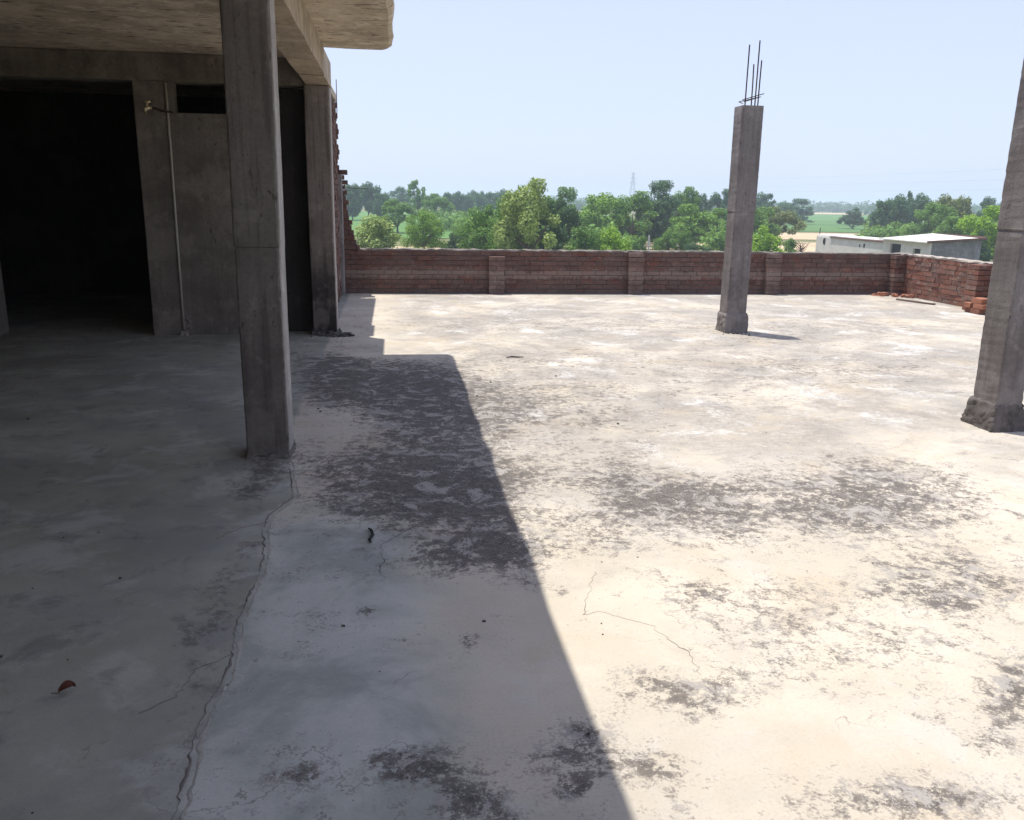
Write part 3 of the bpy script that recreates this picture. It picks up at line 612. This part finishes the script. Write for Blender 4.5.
def crown_mesh(name, seed, nclump, nleaf, size, kind='round'):
    """unit crown: width 2 (-1..1), height 0..1; leaf-sized faces gathered in clumps"""
    g = np.random.default_rng(seed); C = []
    while len(C) < nclump:
        p = g.uniform(-1, 1, 3); r = np.linalg.norm(p)
        if r > 1: continue
        if kind == 'round' and r < .35: continue
        x, y, z = p
        if kind == 'spread': z = abs(z)**.7*(1 if g.random() < .8 else .2); z = min(1, z*(1.0-.45*(x*x+y*y))); z = .1+.88*z
        elif kind == 'tall': s = 1-.45*abs(z); x *= s; y *= s; z = .5+.48*z
        elif kind == 'bush': z = .02+.9*abs(z)*math.sqrt(max(0, 1-.6*(x*x+y*y)))
        elif kind == 'sparse': x *= .8; y *= .8; z = .5+.45*z
        else: z = .5+.46*z
        C.append((x*.86, y*.86, z))
    C = np.array(C)
    rad = g.uniform(.10, .34, len(C)) if kind != 'sparse' else g.uniform(.10, .20, len(C))
    which = g.choice(len(C), nleaf, p=(rad**2)/(rad**2).sum())
    d = g.normal(size=(nleaf, 3)); d /= np.linalg.norm(d, axis=1)[:, None]
    rr_ = rad[which]*g.uniform(.45, 1.08, nleaf)
    P = C[which]+d*rr_[:, None]*np.array([1, 1, .55])
    P[:, 2] = np.clip(P[:, 2], .0, 1.03)
    nrm = d*.8+g.normal(size=(nleaf, 3))*.6+np.array([0, 0, .45]); nrm /= np.linalg.norm(nrm, axis=1)[:, None]
    t = np.cross(nrm, g.normal(size=(nleaf, 3))); t /= np.linalg.norm(t, axis=1)[:, None]; b = np.cross(nrm, t)
    s = size*g.uniform(.6, 1.4, nleaf)[:, None]; k = np.array([1, 1, .55])   # counter the vertical unit squash
    V = np.stack([P-t*s*k, P+b*s*.55*k, P+t*s*k, P-b*s*.55*k], 1).reshape(-1, 3)
    me = bpy.data.meshes.new(name); me.vertices.add(nleaf*4); me.vertices.foreach_set('co', V.ravel())
    me.loops.add(nleaf*4); me.loops.foreach_set('vertex_index', np.arange(nleaf*4)); me.polygons.add(nleaf)
    me.polygons.foreach_set('loop_start', np.arange(nleaf)*4); me.polygons.foreach_set('loop_total', np.full(nleaf, 4)); me.update(calc_edges=True)
    me.materials.append(ML['mid']); return me, C
def trunk_mesh(name, C, th, seed, rw=.05):
    rr = random.Random(seed); mb = MB(); top = Vector((rr.uniform(-.08, .08), rr.uniform(-.08, .08), .55))
    # th: share of the height that is bare trunk
    mb.tube([(0, 0, -.02), (.02, 0, th*.5), (top.x*.5, top.y*.5, th), (top.x, top.y, th+(1-th)*.55)], [rw*1.3, rw, rw*.8, rw*.3], 8)
    for i in rr.sample(range(len(C)), min(9, len(C))):
        c = C[i]; e = (c[0], c[1], th+(1-th)*c[2]); s = Vector((top.x*.5, top.y*.5, th*.95+rr.uniform(0, .12)))
        mid = ((s.x+e[0])/2+rr.uniform(-.05, .05), (s.y+e[1])/2, (s.z+e[2])/2+.03)
        mb.tube([s, mid, e], [rw*.5, rw*.32, rw*.1], 5)
    me = bpy.data.meshes.new(name); me.from_pydata(mb.v, [], mb.f); me.update(); me.materials.append(M_BARK)
    for p in me.polygons: p.use_smooth = True
    return me
PROTO = {}
for kind, n, sd, ncl, nl, sz, th, rw in [('round', 3, 100, 30, 9500, .042, .14, .05), ('spread', 3, 200, 46, 10500, .038, .18, .05), ('tall', 2, 300, 46, 9000, .048, .10, .05), ('bush', 3, 400, 38, 8000, .05, .02, .03), ('sparse', 2, 500, 30, 3600, .05, .26, .04)]:
    for i in range(n):
        me, C = crown_mesh(kind+'_crown', sd+i, ncl, nl, sz, kind)
        PROTO[kind, i] = (me, trunk_mesh(kind+'_trunk', C, th, sd+i, rw), th)
tn = [0]
def tree(px, top, wpx, D, kind, mat, label, group=None, cat='tree', name=None, low=None):
    tn[0] += 1; i = tn[0]
    x, y = bearing(px, D); h = 6.55+(HZ0(px)-top)/FPX*D; h = max(h, .6); w = wpx/FPX*D*1.3
    n = sum(1 for q in PROTO if q[0] == kind); me, tm, th = PROTO[kind, i % n]
    if low is not None: th = low
    nm = name or {'bush': 'bush'}.get(kind, 'tree')
    t = empty(nm, (x, y, -5), random.uniform(0, 6.28), label, nm, group)
    c = link(bpy.data.objects.new('crown', me), t); c.scale = (w/2, w/2*random.uniform(.85, 1.1), h*(1-th)*.97); c.location = (0, 0, h*th)
    c.material_slots[0].link = 'OBJECT'; c.material_slots[0].material = ML[mat]
    k = link(bpy.data.objects.new('trunk', tm), t); k.scale = (w/2*.9, w/2*.9, h)
    return t
T = tree
# left part, seen between the toothed wall and the big tree
T(372, 212, 52, 92, 'bush', 'pale', 'pale yellow-green shrubby tree just right of the toothed brick wall', name='tree')
T(424, 205, 38, 98, 'spread', 'fresh', 'small light green tree with visible trunk beside the sandy track')
T(397, 199, 36, 165, 'round', 'mid', 'dark rounded tree behind the light green one with visible trunk')
T(352, 181, 26, 250, 'tall', 'blue', 'tall bluish tree nearest the toothed wall in the left far clump', 'hazy trees of the left far clump')
T(368, 182, 26, 260, 'tall', 'blue', 'broad bluish tree at the right of the left far clump', 'hazy trees of the left far clump')
T(382, 190, 18, 240, 'tall', 'blue', 'lower bluish tree ending the left far clump on its right', 'hazy trees of the left far clump')
T(418, 178, 22, 235, 'sparse', 'mid', 'tall thin see-through tree rising above its neighbours at left')
T(397, 187, 24, 340, 'round', 'blue', 'faint pointed far tree left of the thin see-through tree')
T(436, 194, 26, 220, 'round', 'mid', 'mid green tree just right of the thin see-through tree')
for i, (px, tp, w) in enumerate([(447, 190, 14), (457, 191, 16), (468, 193, 18), (480, 191, 14), (490, 190, 20), (503, 189, 18), (515, 190, 20), (474, 190, 14)]):
    T(px, tp, w, 300+i*9, 'tall', 'blue', 'bluish tree in the far row behind the green field, left of the big central tree', 'far row of bluish trees behind the green field')
T(455, 229, 20, 100, 'bush', 'dark', 'low dark bush at the lower left of the big central tree')
T(468, 236, 20, 92, 'bush', 'fresh', 'low light green bush touching the low dark bush')
# central group
T(488, 199, 50, 84, 'spread', 'mid', 'rounded tree forming the left shoulder of the big central tree')
T(528, 180, 56, 78, 'round', 'pale', 'big broad central tree, the tallest near one, olive green with light tufts', low=.10)
T(513, 196, 44, 80, 'spread', 'mid', 'leafy tree filling the middle below the big central tree crown', low=.1)
T(545, 198, 40, 83, 'round', 'dark', 'dark tree hugging the right side of the big central tree')
T(563, 200, 32, 96, 'round', 'dark', 'dark short-trunked tree right of the big central tree')
T(562, 188, 30, 130, 'round', 'mid', 'mid green crown peeping over the dark short-trunked tree')
T(598, 193, 46, 125, 'round', 'fresh', 'broad soft green tree right of the central dark tree', low=.1)
T(585, 221, 34, 84, 'bush', 'mid', 'mid green bush under the broad soft green tree')
T(617, 223, 32, 82, 'bush', 'lime', 'bright lime green bush in the centre just above the parapet')
T(600, 228, 26, 86, 'bush', 'mid', 'small green bush between the mid green and the lime bush')
T(632, 192, 48, 130, 'round', 'mid', 'broad mid green tree below the far pylon')
T(660, 182, 40, 142, 'spread', 'blue', 'tall dark spreading tree standing above the tree line right of the pylon', low=.35)
T(658, 196, 36, 138, 'tall', 'dark', 'dark dense tree directly under the tall spreading one')
T(686, 188, 30, 155, 'round', 'mid', 'round green tree next right of the tall dark spreading tree')
T(692, 204, 42, 125, 'round', 'fresh', 'lighter green round tree in front of the tree line, left of the rebar pillar')
T(671, 227, 22, 110, 'spread', 'mid', 'small thin-trunked tree by the dry field, left one of a pair', 'pair of small thin-trunked trees')
T(688, 227, 14, 110, 'spread', 'mid', 'small thin-trunked tree by the dry field, right one of a pair', 'pair of small thin-trunked trees')
T(642, 233, 14, 105, 'bush', 'mid', 'small round bush left of the pale post')
T(704, 194, 18, 200, 'round', 'blue', 'small dark bluish tree in the gap left of the rebar pillar', 'bluish trees behind the rebar pillar')
T(722, 190, 26, 210, 'round', 'blue', 'larger bluish tree partly hidden by the rebar pillar', 'bluish trees behind the rebar pillar')
T(718, 208, 46, 128, 'round', 'mid', 'wide green tree behind the left edge of the rebar pillar', low=.1)
T(745, 206, 40, 132, 'round', 'mid', 'green tree hidden behind the rebar pillar', low=.1)
T(764, 190, 22, 250, 'tall', 'blue', 'bluish tree rising just right of the rebar pillar')
T(797, 199, 30, 300, 'round', 'blue', 'wide hazy tree at the left end of the open green fields')
T(784, 205, 20, 280, 'round', 'blue', 'low hazy tree joining the wide hazy tree and the pillar')
T(778, 207, 42, 150, 'round', 'olive', 'brownish olive tree behind the lime bush beside the rebar pillar', low=.05)
T(762, 207, 30, 145, 'round', 'mid', 'mid green tree at the left of the brownish olive tree', low=.05)
T(770, 224, 38, 92, 'bush', 'lime', 'bright lime green bush just right of the rebar pillar')
T(792, 234, 18, 100, 'bush', 'mid', 'small darker bush at the right of the lime bush near the pillar')
T(700, 240, 30, 105, 'bush', 'dark', 'low dark scrub bush left of the rebar pillar')
# right part
T(855, 207, 27, 248, 'bush', 'dark', 'lone round dark tree standing in the green field', name='tree', low=.2)
T(811, 219, 8, 330, 'bush', 'dark', 'tiny dark bush far off in the green field')
T(884, 196, 26, 178, 'tall', 'blue', 'dark bluish tree at the left end of the right-hand wood', low=.05)
T(898, 194, 26, 182, 'tall', 'blue', 'second bluish tree from the left of the right-hand wood', low=.05)
T(911, 189, 14, 190, 'sparse', 'blue', 'slim tall tree poking above the right-hand wood')
T(921, 193, 26, 186, 'tall', 'blue', 'bluish tree right of the slim tall one in the right-hand wood', low=.05)
T(930, 202, 40, 140, 'round', 'mid', 'broad green tree behind the white shed roof', low=.05)
T(948, 194, 30, 150, 'tall', 'olive', 'tall olive tree behind the middle of the shed', low=.05)
T(963, 192, 26, 152, 'tall', 'olive', 'tallest pointed olive tree behind the right of the shed', low=.05)
T(915, 222, 30, 150, 'bush', 'mid', 'low green bush at the left foot of the right-hand wood')
T(957, 216, 40, 128, 'round', 'mid', 'low broad green tree right behind the shed roof', low=.05)
T(992, 206, 44, 108, 'round', 'lime', 'yellow-green leafy tree between the shaded shed wall and the right-hand pillar', low=.05)
T(990, 197, 20, 210, 'round', 'blue', 'faint bluish tree above the yellow-green leafy tree')
T(1006, 200, 18, 200, 'round', 'blue', 'faint bluish tree touching the right-hand pillar')
T(1040, 205, 46, 120, 'round', 'mid', 'green tree showing at the right edge beyond the right-hand pillar', low=.05)
T(985, 228, 22, 100, 'bush', 'dark', 'dark bush at the right end of the shaded shed wall')

# far woodland belt and scrub: uncountable
def foliage_stuff(name, spots, mat, label, cat, leaf=.5, per=60, seed=1):
    g = np.random.default_rng(seed); V = []
    for x, y, w, h in spots:
        d = g.normal(size=(per, 3)); d /= np.linalg.norm(d, axis=1)[:, None]; r = g.uniform(.5, 1, per)[:, None]
        P = np.array([x, y, -5+h*.45])+d*r*np.array([w/2, w/2, h*.55]); P[:, 2] = np.maximum(P[:, 2], -4.95)
        nrm = d+g.normal(size=(per, 3))*.6+np.array([0, 0, .5]); nrm /= np.linalg.norm(nrm, axis=1)[:, None]
        t = np.cross(nrm, g.normal(size=(per, 3))); t /= np.linalg.norm(t, axis=1)[:, None]; b = np.cross(nrm, t); s = leaf*g.uniform(.5, 1.4, per)[:, None]
        V.append(np.stack([P-t*s, P+b*s*.6, P+t*s, P-b*s*.6], 1).reshape(-1, 3))
    V = np.concatenate(V); n = len(V)//4
    me = bpy.data.meshes.new(name); me.vertices.add(n*4); me.vertices.foreach_set('co', V.ravel())
    me.loops.add(n*4); me.loops.foreach_set('vertex_index', np.arange(n*4)); me.polygons.add(n)
    me.polygons.foreach_set('loop_start', np.arange(n)*4); me.polygons.foreach_set('loop_total', np.full(n, 4)); me.update(calc_edges=True)
    me.materials.append(ML[mat]); o = link(bpy.data.objects.new(name, me)); tag(o, label, cat, kind='stuff'); return o
g = random.Random(5); sp = []
for px in range(250, 1150, 3):
    D = g.uniform(800, 1100); x, y = bearing(px+g.uniform(-3, 3), D); sp.append((x, y, g.uniform(12, 24), g.uniform(6, 12.5)))
    D = g.uniform(640, 780)
    if not 800 < px < 870: x, y = bearing(px, D); sp.append((x, y, g.uniform(10, 18), g.uniform(5, 9)))
foliage_stuff('far_woodland', sp, 'blue', 'hazy blue-green woodland along the horizon', 'woodland', 1.5, 110, 3)
sp = []
for px in range(430, 760, 2):
    D = g.uniform(150, 230); x, y = bearing(px+g.uniform(-3, 3), D); sp.append((x, y, g.uniform(3, 6), g.uniform(2, 4.8)))
for px in range(870, 1060, 3):
    D = g.uniform(150, 200); x, y = bearing(px, D); sp.append((x, y, g.uniform(3, 6), g.uniform(2, 4.5)))
for px in range(462, 765, 3):
    D = g.uniform(112, 150)
    if 640 < px < 712 and D < 142: continue
    x, y = bearing(px, D); sp.append((x, y, g.uniform(2.5, 4.5), g.uniform(2.2, 4.6)))
foliage_stuff('undergrowth', sp, 'mid', 'green undergrowth filling the gaps between the trees', 'undergrowth', .35, 180, 4)
sp = []
for px in list(range(330, 770, 1)):
    if g.random() < .55: continue
    D = g.choice([g.uniform(72, 100), g.uniform(100, 122)]); x, y = bearing(px+g.uniform(-2, 2), D)
    if 640 < px < 700 and D > 95: continue
    sp.append((x, y, g.uniform(1.2, 3), g.uniform(.5, 1.5)))
foliage_stuff('scrub', sp, 'pale', 'low dry scrub and weeds beyond the parapet', 'scrub', .12, 160, 6)
# dead bare shrub
t = empty('dead_shrub', (*bearing(805, 100), -5), 0, 'bare leafless brown shrub on the dry field left of the white shed', 'shrub')
mb = MB(); rr = random.Random(8); mb.tube([(0, 0, 0), (.05, 0, 1.3), (-.1, 0, 2.0)], [.16, .13, .07], 7)
for i in range(14):
    a = rr.uniform(0, 6.28); z = rr.uniform(.8, 1.9); l = rr.uniform(.6, 1.3)
    mb.tube([(0, 0, z), (math.cos(a)*l*.5, math.sin(a)*l*.5, z+l*.4), (math.cos(a+.3)*l, math.sin(a+.3)*l, z+l*.9)], [.06, .04, .015], 5)
mb.build('branches', simple('dead_wood', (.16, .09, .06), .9, .3, 5), t)

# ------------------------------------------------------------------ sheds
SL = (53.6, 80, -5)
t = empty('white_shed', SL, 0, 'low white shed with pale sloping roof, one doorway and window, end wall coloured as in shade', 'shed')
Z = 3.02
v = [(0, 0, 0), (0, 8.3, 0), (0, 8.3, Z-.1), (0, 0, Z)]
w = MB(); w.box(0, .25, 0, 4.0, 0, 1.0); w.box(0, .25, 0, 1.4, 1.0, Z); w.box(0, .25, 2.7, 4.9, 1.0, Z); w.box(0, .25, 1.4, 2.7, 2.35, Z); w.box(0, .25, 6.9, 8.3, 0, Z); w.box(0, .25, 4.9, 6.9, 2.65, Z); w.box(0, .25, 4.0, 4.9, 0, 1.0)
w.build('white_wall', M_WHITE, t)
w = MB(); w.add([(.26, -.0, 0), (5.7, 0, 0), (5.7, 0, 3.35), (.26, 0, Z), (.26, .2, 0), (5.7, .2, 0), (5.7, .2, 3.35), (.26, .2, Z)], [(0, 1, 2, 3), (7, 6, 5, 4), (0, 4, 5, 1), (1, 5, 6, 2), (3, 2, 6, 7), (0, 3, 7, 4)])
w.box(5.5, 5.7, .21, 8.3, 0, 3.3); w.box(.26, 5.49, 8.1, 8.3, 0, Z)
w.build('shaded_wall', M_SHADEGREY, t)
w = MB(); v = [(-.5, -.25, Z+.0), (5.9, -.25, 3.42), (5.9, 8.5, 3.62), (-.5, 8.5, Z+.02)]
v2 = [(a, b_, c+.10) for a, b_, c in v]; w.add(v+v2, [(3, 2, 1, 0), (4, 5, 6, 7), (0, 1, 5, 4), (1, 2, 6, 5), (2, 3, 7, 6), (3, 0, 4, 7)]); w.build('roof', M_ROOFW, t)
w = MB(); v = [(-.5, -.33, Z+.0), (5.98, -.33, 3.42), (5.98, -.252, 3.44), (-.5, -.252, Z+.02)]; v2 = [(a, b_, c+.2) for a, b_, c in v]; w.add(v+v2, [(3, 2, 1, 0), (4, 5, 6, 7), (0, 1, 5, 4), (1, 2, 6, 5), (2, 3, 7, 6), (3, 0, 4, 7)])
w.box(5.92, 6.0, -.2, 8.5, 3.45, 3.75); w.build('roof_edge', M_RUSTEDGE, t)
w = MB().box(.3, .34, 1.2, 2.9, .9, 2.5); wn = w.build('window', M_VOID, t)
MB().box(.02, .08, 1.42, 2.68, 1.02, 1.09).build('window_sill', M_POLE, wn)
MB().box(.3, .36, 4.8, 7.0, 0, 2.7).build('doorway', M_VOID, t)
SL = (53.9, 88.5, -5)
t = empty('low_outbuilding', SL, 0, 'long low whitewashed outbuilding with flat brown-edged roof left of the shed', 'outbuilding')
w = MB().box(0, 4.5, 0, 13.2, 0, 2.65); w.build('white_wall', M_WHITE, t)
w = MB().box(-.15, 4.8, 0, 12.0, 2.66, 2.80); w.build('roof', M_RUSTEDGE, t)
w = MB().box(.4, 4.4, 2.5, 11.8, 2.803, 2.86, .01); w.build('roof_wash', M_ROOFW, t)
MB().box(-.05, 0, 4.0, 4.25, 1.9, 2.3).build('vent', M_VOID, t); MB().box(-.05, 0, 5.0, 5.15, 1.9, 2.2).build('vent', M_VOID, t)
t = empty('water_tank_room', (54.4, 101.9, -5), 0, 'small rounded white tank room with a round vent at the left end of the outbuilding', 'tank')
MB().box(0, 4, 0, 3.4, 0, 2.95).build('body', M_WHITE, t, bevel=.35)
MB().tube([(-.02, 1.0, 2.1), (.1, 1.0, 2.1)], .42, 16).build('round_vent', M_VOID, t)
MB().tube([(.3, 3.0, 2.9), (.3, 3.0, 3.7)], .05, 6).build('vent_pipe', M_VOID, t)
# pale post
t = tag(MB().tube([(0, 0, 0), (0, 0, 3.3)], [.11, .09], 8).build('pale_post', M_POLE), 'slim pale post standing beyond the parapet before the dry field', 'post'); t.location = (*bearing(651, 88), -5)

# pylon and lines
def pylon(px, D, h):
    x, y = bearing(px, D); t = MB(); s = h*.11
    for i in range(9):
        a, b = i/9, (i+1)/9; wa, wb = s*(1-a)**1.2+h*.012, s*(1-b)**1.2+h*.012
        ca = [(wa*q, wa*r, h*a) for q, r in ((-1, -1), (1, -1), (1, 1), (-1, 1))]; cb = [(wb*q, wb*r, h*b) for q, r in ((-1, -1), (1, -1), (1, 1), (-1, 1))]
        for k in range(4):
            t.tube([ca[k], cb[k]], h*.006, 4); t.tube([ca[k], cb[(k+1) % 4]], h*.003, 4); t.tube([ca[(k+1) % 4], cb[k]], h*.003, 4)
    for z, l in ((.68, .13), (.82, .11), (.95, .09)):
        t.tube([(-h*l, 0, h*z), (0, 0, h*z+h*.03), (h*l, 0, h*z)], h*.005, 4); t.tube([(-h*l, 0, h*z), (h*l, 0, h*z)], h*.004, 4)
    o = t.build('lattice_pylon', M_STEEL); o.location = (x, y, -5); return o, x, y
p1, x1, y1 = pylon(632, 1500, 56); tag(p1, 'faint lattice electricity pylon far off above the central trees', 'pylon', 'electricity pylons')
p2, x2, y2 = pylon(1500, 250, 37); tag(p2, 'lattice pylon carrying the right end of the power lines', 'pylon', 'electricity pylons')
for i, (za, zb) in enumerate([(44, 27), (36, 22), (30, 17)]):
    pts = []
    for k in range(31):
        s = k/30; pts.append((x1+(x2-x1)*s, y1+(y2-y1)*s+i*2, -5+za+(zb-za)*s-9*4*s*(1-s)*.5))
    tag(MB().tube(pts, .035, 4).build('power_line', M_STEEL), ['highest', 'middle', 'lowest'][i]+' of the thin power lines crossing the sky at right', 'cable', 'power lines')

# ------------------------------------------------------------------ haze
hz = MB().box(-6100, 6100, -6100, 6100, -6.2, 45).build('haze', M_POLE); tag(hz, kind='stuff', label='thin even summer haze over the whole view', cat='haze')
mh = bpy.data.materials.new('haze_volume'); mh.use_nodes = True; nt = mh.node_tree; nt.nodes.clear()
out = nt.nodes.new('ShaderNodeOutputMaterial'); pv = nt.nodes.new('ShaderNodeVolumePrincipled')
pv.inputs['Color'].default_value = (.72, .84, 1.0, 1); pv.inputs['Density'].default_value = .0006; pv.inputs['Anisotropy'].default_value = .2
nt.links.new(pv.outputs[0], out.inputs['Volume']); hz.data.materials.clear(); hz.data.materials.append(mh)

# ------------------------------------------------------------------ light
to_sun = Vector((-.18, .2, 1)).normalized(); el = math.asin(to_sun.z)
wd = bpy.data.worlds.new('World'); scene.world = wd; wd.use_nodes = True; nt = wd.node_tree
sky = nt.nodes.new('ShaderNodeTexSky'); sky.sky_type = 'NISHITA'; sky.sun_disc = False; sky.sun_elevation = el; sky.sun_rotation = math.atan2(to_sun.x, to_sun.y) % (2*math.pi)
sky.air_density = 1.0; sky.dust_density = 1.6; sky.ozone_density = 3.0; sky.altitude = 200
mx = nt.nodes.new('ShaderNodeMix'); mx.data_type = 'RGBA'; mx.inputs[0].default_value = .72; nt.links.new(sky.outputs[0], mx.inputs[6]); mx.inputs[7].default_value = (3.55, 3.75, 5.05, 1)   # bright summer haze veil over the blue
nt.links.new(mx.outputs[2], nt.nodes['Background'].inputs[0]); nt.nodes['Background'].inputs[1].default_value = .15
sd = bpy.data.lights.new('sun', 'SUN'); sd.energy = 4.2; sd.angle = R(.53); sd.color = (1, .955, .88)
so = bpy.data.objects.new('sun', sd); COL.objects.link(so); so.rotation_euler = (-to_sun).to_track_quat('-Z', 'Y').to_euler(); so.location = (0, 0, 60)
vs = scene.view_settings; vs.view_transform = 'Standard'; vs.look = 'None'; vs.gamma = 1; vs.exposure = .52; vs.use_curve_mapping = False
scene.cycles.max_bounces = 8; scene.cycles.diffuse_bounces = 6; scene.cycles.volume_bounces = 1
